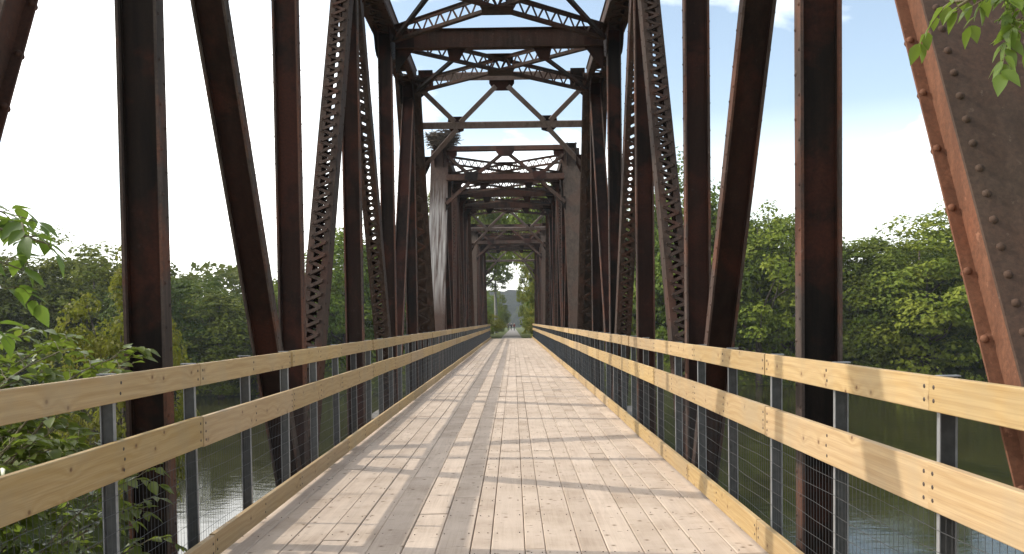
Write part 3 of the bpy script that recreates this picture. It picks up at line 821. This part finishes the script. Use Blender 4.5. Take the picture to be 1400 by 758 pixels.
# shrubs at the far bridge end
SH = [('shrub', -3.6, 88., 1.0, 'yellow green shrub at left where the bridge meets the trail'), ('shrub_mid', -4.4, 97., 1.1, 'green shrub behind the yellow shrub left of the trail'),
      ('shrub', -3.9, 108., 1.1, 'pale shrub farther along the left of the trail'),
      ('shrub', 3.3, 87., 1.15, 'bright shrub at right where the bridge meets the trail'), ('shrub', 4.0, 95., 1.35, 'tall bright shrub second on the right of the trail'),
      ('shrub', -5.0, 90., 1.7, 'large green bush behind the left rail end at the far bank'), ('shrub', 5.0, 89., 1.9, 'large green bush behind the right rail end at the far bank'),
    ('shrub', -3.2, 128., 1.2, 'low pale bush at the left trail edge, well beyond the bridge'), ('shrub', 3.3, 126., 1.3, 'low bright bush at the right trail edge, well beyond the bridge'),
      ('shrub_mid', 4.6, 106., 1.4, 'green shrub farther along the right of the trail')]
for key, x, y, s_, lab in SH:
    place(key, x, y, float(height(np.array(x), np.array(y)))-.1, s_, s_*.95, r2.uniform(0, 6.28), lab, 'shrub')
# waterside brush along the far bank: one uncountable mass
P = []; 
for x in np.arange(-75, 76, .55):
    if abs(x) < 3.4: continue
    yb_ = float(far_bank(np.array(x)))
    for j in range(26):
        P.append((x+rng.normal(0, .5), yb_ - .3 + abs(rng.normal(0, 1.6)), WZ + .1 + rng.uniform(0, 1)**1.2*3.6))
P = np.array(P); V, F = leaf_quads(P, rng.normal(size=P.shape)*.6 + np.array([0, -.5, .7]), .36)
tag(np_mesh('waterside_brush', V, F, M['leaf_dark']), 'dark tangled brush along the far waterline', 'brush', kind='stuff')
# grass on the near banks beside the abutment
P = []
for i in range(16000):
    x = rng.uniform(2.2, 12)*rng.choice((-1, 1)); y = rng.uniform(-6, 9); z = float(height(np.array(x), np.array(y)))
    if z > WZ + .15: P.append((x, y, z))
P = np.array(P); n = len(P); hgt = rng.uniform(.12, .45, n)[:, None]; an = rng.uniform(0, 6.28, n); d = np.stack([np.cos(an), np.sin(an), 0*an], 1)*.012
tip = np.stack([rng.normal(0, .35, n), rng.normal(0, .35, n), np.ones(n)], 1)*hgt
V = np.stack([P-d, P+d, P+tip], 1).reshape(-1, 3)
tag(np_mesh('bank_grass', V, np.arange(3*n).reshape(n, 3), M['leaf_mid']), 'rough grass on the near river bank', 'grass', kind='stuff')
# far wood beyond the second row
P = []
for i in range(52000):
    x = rng.uniform(-170, 170); 
    if abs(x) < 22: continue
    y = 118 + rng.uniform(0, 14); top = 7.5 + 2.2*math.sin(x*.09) + 1.4*math.sin(x*.31+1)
    P.append((x, y, -3 + rng.uniform(0, 1)**.6*(top+3)))
P = np.array(P); V, F = leaf_quads(P, rng.normal(size=P.shape)*.6 + np.array([0, -.3, .8]), .95)
tag(np_mesh('far_wood', V, F, M['leaf_dark']), 'far wood closing the view behind the river trees', 'wood', kind='stuff')

# ------------------------------------------------------------------ near leaves
def leaf_shape(L, W):
    """ovate leaf, folded along its midrib, drooping at the tip; returns verts, faces"""
    pr_ = [(0, .0), (.12, .55), (.35, 1.), (.6, .82), (.82, .42), (1., 0.)]
    vs = []; 
    for t, w in pr_: vs.append((t*L, 0, -.16*L*t*t))
    for sg in (1, -1):
        for t, w in pr_[1:-1]: vs.append((t*L - .03*L, sg*w*W/2, -.16*L*t*t + .14*W*w))
    fs = []
    for base, flip in ((6, False), (10, True)):
        seq = [(0, base, 1), (1, base, base+1, 2), (2, base+1, base+2, 3), (3, base+2, base+3, 4), (4, base+3, 5)]
        for q in seq: fs.append(tuple(reversed(q)) if flip else q)
    return vs, fs
LV, LF = leaf_shape(1., .58)
def leafy_plant(name, loc, label, cat, stems, leaf_len, seed, spacing=.045, mat='leaf_near', droop=.5):
    """stems: list of (points, base radius); leaves grow along twigs of each stem"""
    rr = random.Random(seed); root = thing(name, loc, label, cat)
    b = MB(); lv = MB()
    def leaf(p, dirv, L):
        d = Vector(dirv).normalized(); up = Vector((rr.uniform(-.5, .5), rr.uniform(-.5, .5), 1)).normalized()
        y = up.cross(d).normalized(); z = d.cross(y)
        lv.add([Vector(p) + d*(v[0]*L) + y*(v[1]*L) + z*(v[2]*L) for v in LV], LF, 0, True)
    def run(pts, r0, leaves_from=0., twig=True):
        pts = [Vector(p) for p in pts]
        # resample on a Catmull-like smooth path
        path = []
        for i in range(len(pts)-1):
            p0, p1, p2, p3 = pts[max(i-1, 0)], pts[i], pts[i+1], pts[min(i+2, len(pts)-1)]
            for k in range(6):
                t = k/6; path.append(.5*((2*p1)+(p2-p0)*t+(2*p0-5*p1+4*p2-p3)*t*t+(3*p1-p0-3*p2+p3)*t*t*t))
        path.append(pts[-1]); n = len(path)
        b.tube(path, [r0*(1-.8*i/(n-1)) for i in range(n)], 6)
        acc = 0.; side = 1
        for i in range(1, n):
            seg = (path[i]-path[i-1]); acc += seg.length
            if i/n < leaves_from: acc = 0.; continue
            while acc > spacing*(3. if twig else 1.):
                acc -= spacing*(3. if twig else 1.); a = seg.normalized()
                lat = a.cross(Vector((rr.uniform(-.4, .4), rr.uniform(-.4, .4), 1))).normalized()*side; side = -side
                q = path[i-1].lerp(path[i], rr.random())
                if twig:
                    d = (a*rr.uniform(.4, 1.) + lat + Vector((0, 0, rr.uniform(-.2, .45)))).normalized(); Lt = rr.uniform(.16, .42)*(1.15-.5*i/n)
                    e1 = q + d*Lt*.5 + Vector((0, 0, .02)); e2 = q + d*Lt + Vector((0, 0, -.10*Lt*4*droop))
                    run([q, e1, e2], max(.0022, r0*.25), .15, False)
                else:
                    d = (a*.7 + lat*.9 + Vector((0, 0, rr.uniform(-.9, .1)*droop)))
                    leaf(q, d, leaf_len*rr.uniform(.6, 1.2))
        a = (path[-1]-path[-2]).normalized(); leaf(path[-1], a + Vector((0, 0, -.4*droop)), leaf_len*1.05)
    for pts, r0, lf in stems: run(pts, r0, lf)
    b.build('branches', M['twig'], root)
    lv.build('leaves', M[mat], root, recalc=False)
    return root
def bank_z(x, y): return float(height(np.array(float(x)), np.array(float(y))))
# left shrub beside the railing: local coords relative to its base
bx0, by0 = -3.6, 3.6; bz0 = bank_z(bx0, by0)-.15
def loc_(pts): return [(px-bx0, py-by0, pz-bz0) for px, py, pz in pts]
base = (bx0, by0, bz0)
stems = []
sr = random.Random(31)
for (tx, ty_, tz, r0, lf) in [(-3.29, 6.4, 1.57, 0.014, 0.53), (-2.85, 6.0, 1.45, 0.016, 0.43), (-2.78, 6.2, 1.3, 0.011, 0.47), (-2.41, 5.9, 1.42, 0.013, 0.56), (-2.38, 6.0, 1.35, 0.016, 0.52), (-2.87, 5.8, 1.32, 0.015, 0.53), (-3.34, 6.3, 1.39, 0.012, 0.49), (-3.11, 5.8, 1.22, 0.012, 0.58), (-2.58, 6.0, 1.21, 0.011, 0.56), (-3.07, 6.6, 1.52, 0.012, 0.54), (-2.79, 5.4, 1.0, 0.013, 0.48), (-2.56, 5.3, 0.99, 0.017, 0.4), (-2.39, 5.3, 0.95, 0.011, 0.58), (-2.67, 5.1, 0.85, 0.015, 0.42), (-2.55, 5.2, 0.75, 0.018, 0.59), (-2.55, 5.5, 0.79, 0.012, 0.48), (-2.44, 5.6, 0.87, 0.012, 0.46), (-2.65, 5.0, 0.94, 0.015, 0.43), (-2.83, 5.6, 0.84, 0.016, 0.41), (-2.77, 5.8, 1.03, 0.012, 0.56), (-2.68, 5.2, 0.54, 0.014, 0.48), (-2.57, 5.4, 0.54, 0.015, 0.5), (-2.58, 5.8, 0.51, 0.014, 0.41), (-2.76, 5.6, 0.27, 0.016, 0.59), (-2.54, 5.6, 0.22, 0.018, 0.53), (-2.35, 5.7, 0.29, 0.013, 0.47), (-2.31, 6.0, 0.15, 0.016, 0.53), (-2.72, 5.2, 0.3, 0.012, 0.45), (-2.58, 6.0, 0.32, 0.014, 0.5), (-2.25, 5.8, 0.41, 0.017, 0.5), (-2.15, 5.6, 0.68, 0.011, 0.56)]:
    mid1 = (bx0 + (tx-bx0)*.3 + sr.uniform(-.2, .2), by0 + (ty_-by0)*.3, bz0 + (tz-bz0)*.55)
    mid2 = (bx0 + (tx-bx0)*.7 + sr.uniform(-.1, .1), by0 + (ty_-by0)*.68, bz0 + (tz-bz0)*.9 + .08)
    stems.append((loc_([base, mid1, mid2, (tx, ty_, tz)]), r0, lf))
leafy_plant('leafy_shrub', base, 'leafy green shrub pressing against the near left railing', 'shrub', stems, .10, 5, .034)
# branch drooping in at the left edge
bx0, by0 = -5.2, 3.4; bz0 = bank_z(bx0, by0)-.2; base = (bx0, by0, bz0)
stems = [(loc_([base, (-5.0, 3.5, .5), (-4.0, 4.2, 2.15), (-2.95, 4.85, 2.2), (-2.40, 5.0, 2.06)]), .03, .66),
         (loc_([(-4.9, 3.65, 1.0), (-4.0, 4.3, 1.85), (-3.0, 4.9, 2.02), (-2.55, 5.0, 1.92)]), .015, .5),
         (loc_([(-4.9, 3.65, 1.0), (-4.0, 4.6, 2.0), (-3.1, 5.2, 2.3), (-2.62, 5.3, 2.22)]), .012, .55)]
leafy_plant('leafy_sapling', base, 'drooping leafy branch reaching in at the left edge against the white sky', 'young tree', stems + [(loc_([(-4.9, 3.65, .9), (-4.0, 4.4, 1.8), (-3.1, 5.0, 1.96), (-2.7, 5.1, 1.82)]), .012, .5), (loc_([(-4.9, 3.65, .9), (-4.1, 4.4, 1.65), (-3.2, 5.0, 1.75), (-2.85, 5.2, 1.6)]), .012, .5)], .14, 8, .05, droop=.9)
# branch hanging in at the upper right before the end post
bx0, by0 = 4.3, 1.5; bz0 = bank_z(bx0, by0)-.2; base = (bx0, by0, bz0)
stems = [(loc_([base, (4.2, 1.8, 1.5), (3.4, 2.6, 3.0), (2.4, 3.15, 3.0), (1.82, 3.3, 2.72)]), .03, .62),
         (loc_([(3.9, 2.2, 2.4), (2.8, 2.9, 2.75), (2.2, 3.2, 2.78), (1.98, 3.25, 2.58)]), .012, .45),
         (loc_([(3.8, 2.3, 2.6), (2.7, 3.0, 2.95), (2.15, 3.3, 2.85), (1.9, 3.35, 2.74)]), .012, .5)]
leafy_plant('leafy_sapling', base, 'green leafy spray hanging before the riveted end post at upper right', 'young tree', stems + [(loc_([(3.4, 2.6, 3.0), (2.7, 3.1, 2.9), (2.2, 3.4, 2.72)]), .01, .2), (loc_([(3.5, 2.5, 2.9), (2.9, 3.0, 2.6), (2.35, 3.4, 2.4)]), .01, .35)], .08, 12, .026, droop=.8)
# yellow-green small tree on the left bank
place('yellow', -9.5, 22., -4.6, 1.10, .62, .7, 'yellow green small tree left of the nearest left post', 'tree')

# ------------------------------------------------------------------ nest
root = MB(); rr = random.Random(77)
for i in range(620):
    ang = rr.uniform(0, 6.283); ht = rr.random(); rad = (.22+.42*ht**.5)*rr.uniform(.5, 1.); z = ht*.58
    c_ = Vector((rad*math.cos(ang), rad*math.sin(ang), z)); L = rr.uniform(.15, .42)
    tang = Vector((-math.sin(ang), math.cos(ang), rr.uniform(-.35, .45))) + Vector((rr.uniform(-.7, .7), rr.uniform(-.7, .7), 0)); tang.normalize()
    root.tube([c_-tang*L, c_ + Vector((0, 0, rr.uniform(-.05, .05))), c_+tang*L], [.008, .016, .006], 4)
nest = root.build('bird_nest', M['stick'])
nest.location = (XT-T+.12, SPAN_Y[1]+Yk[1]+.1, ZT+.1)
tag(nest, 'large stick nest on the left corner of the second portal', 'bird nest')

# ------------------------------------------------------------------ people far down the trail
M['skin'] = simple('skin', (.45,.28,.2), .6); M['shirt_a'] = simple('navy_shirt', (.03,.035,.06), .85); M['shirt_b'] = simple('dark_red_shirt', (.13,.03,.03), .85)
M['shirt_c'] = simple('charcoal_shirt', (.035,.035,.04), .85); M['pants'] = simple('dark_trousers', (.03,.03,.035), .9); M['hair'] = simple('dark_hair', (.03,.02,.015), .8)
def person(loc, label, shirt, stride, rz):
    v = [(0,0,.94),(0,0,1.15),(0,.0,1.40),(0,0,1.50),(0,.02,1.60),(0,.02,1.72),
         (-.10,0,.90),(-.11,stride*.22,.50),(-.11,stride*.12,.08),(-.11,stride*.12+.13,.03),
         (.10,0,.90),(.11,-stride*.2,.50),(.11,-stride*.34,.10),(.11,-stride*.34+.13,.04),
         (-.19,0,1.40),(-.25,-stride*.1,1.12),(-.25,.06-stride*.05,.86),
         (.19,0,1.40),(.25,stride*.1,1.12),(.25,.06+stride*.12,.87)]
    e = [(0,1),(1,2),(2,3),(3,4),(4,5),(0,6),(6,7),(7,8),(8,9),(0,10),(10,11),(11,12),(12,13),(2,14),(14,15),(15,16),(2,17),(17,18),(18,19)]
    rad = [.14,.14,.15,.06,.10,.085,.09,.065,.045,.04,.09,.065,.045,.04,.065,.045,.032,.065,.045,.032]
    me = bpy.data.meshes.new('person'); me.from_pydata(v, e, []); o = bpy.data.objects.new('person', me); COL.objects.link(o)
    o.modifiers.new('skin', 'SKIN'); sv = me.skin_vertices[0].data
    for i, r_ in enumerate(rad): sv[i].radius = (r_, r_)
    sv[0].use_root = True
    o.modifiers.new('sub', 'SUBSURF').levels = 2
    dg = bpy.context.evaluated_depsgraph_get(); m2 = bpy.data.meshes.new_from_object(o.evaluated_get(dg)); o.modifiers.clear(); o.data = m2
    m2.materials.clear()
    for k in (shirt, 'pants', 'skin', 'hair'): m2.materials.append(M[k])
    for p in m2.polygons:
        z = p.center.z; p.use_smooth = True
        p.material_index = 3 if (z > 1.70 or (z > 1.58 and p.center.y < 0)) else 2 if z > 1.47 or (abs(p.center.x) > .2 and z < 1.12) else 0 if z > .92 else 1
    o.location = loc; o.rotation_euler = (0, 0, rz)
    return tag(o, label, 'person', 'people on the trail')
for x, y, lab, sh, st, rz in ((-.9, 205, 'person in navy walking on the trail, left of the three', 'shirt_a', 1., 3.1), (-.05, 214, 'person in charcoal walking on the trail, middle of the three', 'shirt_c', -1., 3.2), (.8, 208, 'person in dark red walking on the trail, right of the three', 'shirt_b', 1., 3.0)):
    person((x*.8-.3, y, float(trail_z(np.array(float(y))))+.03), lab, sh, st, rz)

# ------------------------------------------------------------------ haze, sun, sky
b = MB(); b.box(-1950, 1950, -320, 2450, -8.2, 60.)
hz = b.build('haze', [], None)
m, nt = new_mat('pale_haze'); g = N(nt)
pv = g('ShaderNodeVolumePrincipled', {'Color': (.86, .92, 1., 1), 'Density': .00028, 'Anisotropy': .2})
g('ShaderNodeOutputMaterial', {'Volume': pv.outputs[0]})
hz.data.materials.append(m); tag(hz, 'thin summer haze in the air over the river valley', 'haze', kind='stuff')

to_sun = Vector((-1.3, .19, 1.)).normalized()
sun = bpy.data.lights.new('sun', 'SUN'); so = bpy.data.objects.new('sun', sun); COL.objects.link(so)
sun.energy = 2.1; sun.angle = math.radians(.7); sun.color = (1., .93, .82)
so.rotation_euler = to_sun.to_track_quat('Z', 'Y').to_euler(); so.location = (-30, 4, 30)
w = bpy.data.worlds.new('World'); scn.world = w; w.use_nodes = True
nt = w.node_tree; nt.nodes.clear(); g = N(nt)
sky = g('ShaderNodeTexSky', sky_type='NISHITA'); sky.sun_disc = False
sky.sun_elevation = math.asin(to_sun.z); sky.sun_rotation = math.atan2(to_sun.x, to_sun.y)
sky.air_density = 1.; sky.dust_density = .8; sky.ozone_density = 1.
dirv = g('ShaderNodeTexCoord').outputs['Generated']
sep = g('ShaderNodeSeparateXYZ', {0: dirv})
zz = g.math('ADD', g.math('MAXIMUM', sep.outputs[2], 0.), .12)
pl = g('ShaderNodeCombineXYZ', {'X': g.math('DIVIDE', sep.outputs[0], zz), 'Y': g.math('DIVIDE', sep.outputs[1], zz), 'Z': 0.}).outputs[0]
n1 = g.math('MULTIPLY_ADD', g.noise(g.mapped(pl, (1, .8, 1), (3.1, 1.7, 0)), .62, 7, .58, .35), 1.5, -.25)
cov = g.math('ADD', n1, g.math('MULTIPLY', sep.outputs[0], -.25))
cov = g.math('ADD', cov, g.ramp(sep.outputs[2], [(0., .16), (.13, .12), (.26, .02), (.45, .06), (.7, .16)]))  # cover rises again overhead: unseen cloud added for fill light
cov = g.math('SUBTRACT', cov, .10)
cl = g.ramp(cov, [(.45, 0.), (.66, 1.)])
hor = g.ramp(sep.outputs[2], [(0., .75), (.08, .45), (.22, 0.)])
cl = g.math('MULTIPLY_ADD', g.math('MAXIMUM', cl, hor), .9, .035)
col = g.mix(cl, g.mix(1., sky.outputs[0], (1.0, .95, .86), 'MULTIPLY'), (12.5, 12.3, 11.9))
bg = g('ShaderNodeBackground', {'Color': col, 'Strength': .15})
g('ShaderNodeOutputWorld', {'Surface': bg.outputs[0]})

vs_ = scn.view_settings; vs_.view_transform = 'Standard'; vs_.look = 'None'; vs_.gamma = 1.; vs_.use_curve_mapping = False
vs_.exposure = .75
scn.render.engine = 'CYCLES'
scn.cycles.max_bounces = 6; scn.cycles.transparent_max_bounces = 8; scn.cycles.volume_bounces = 0
scn.cycles.use_denoising = True
# prototypes that were never placed
for key, (p, used) in PROTO.items():
    if not used:
        for ch in list(p.children): bpy.data.objects.remove(ch)
        bpy.data.objects.remove(p)
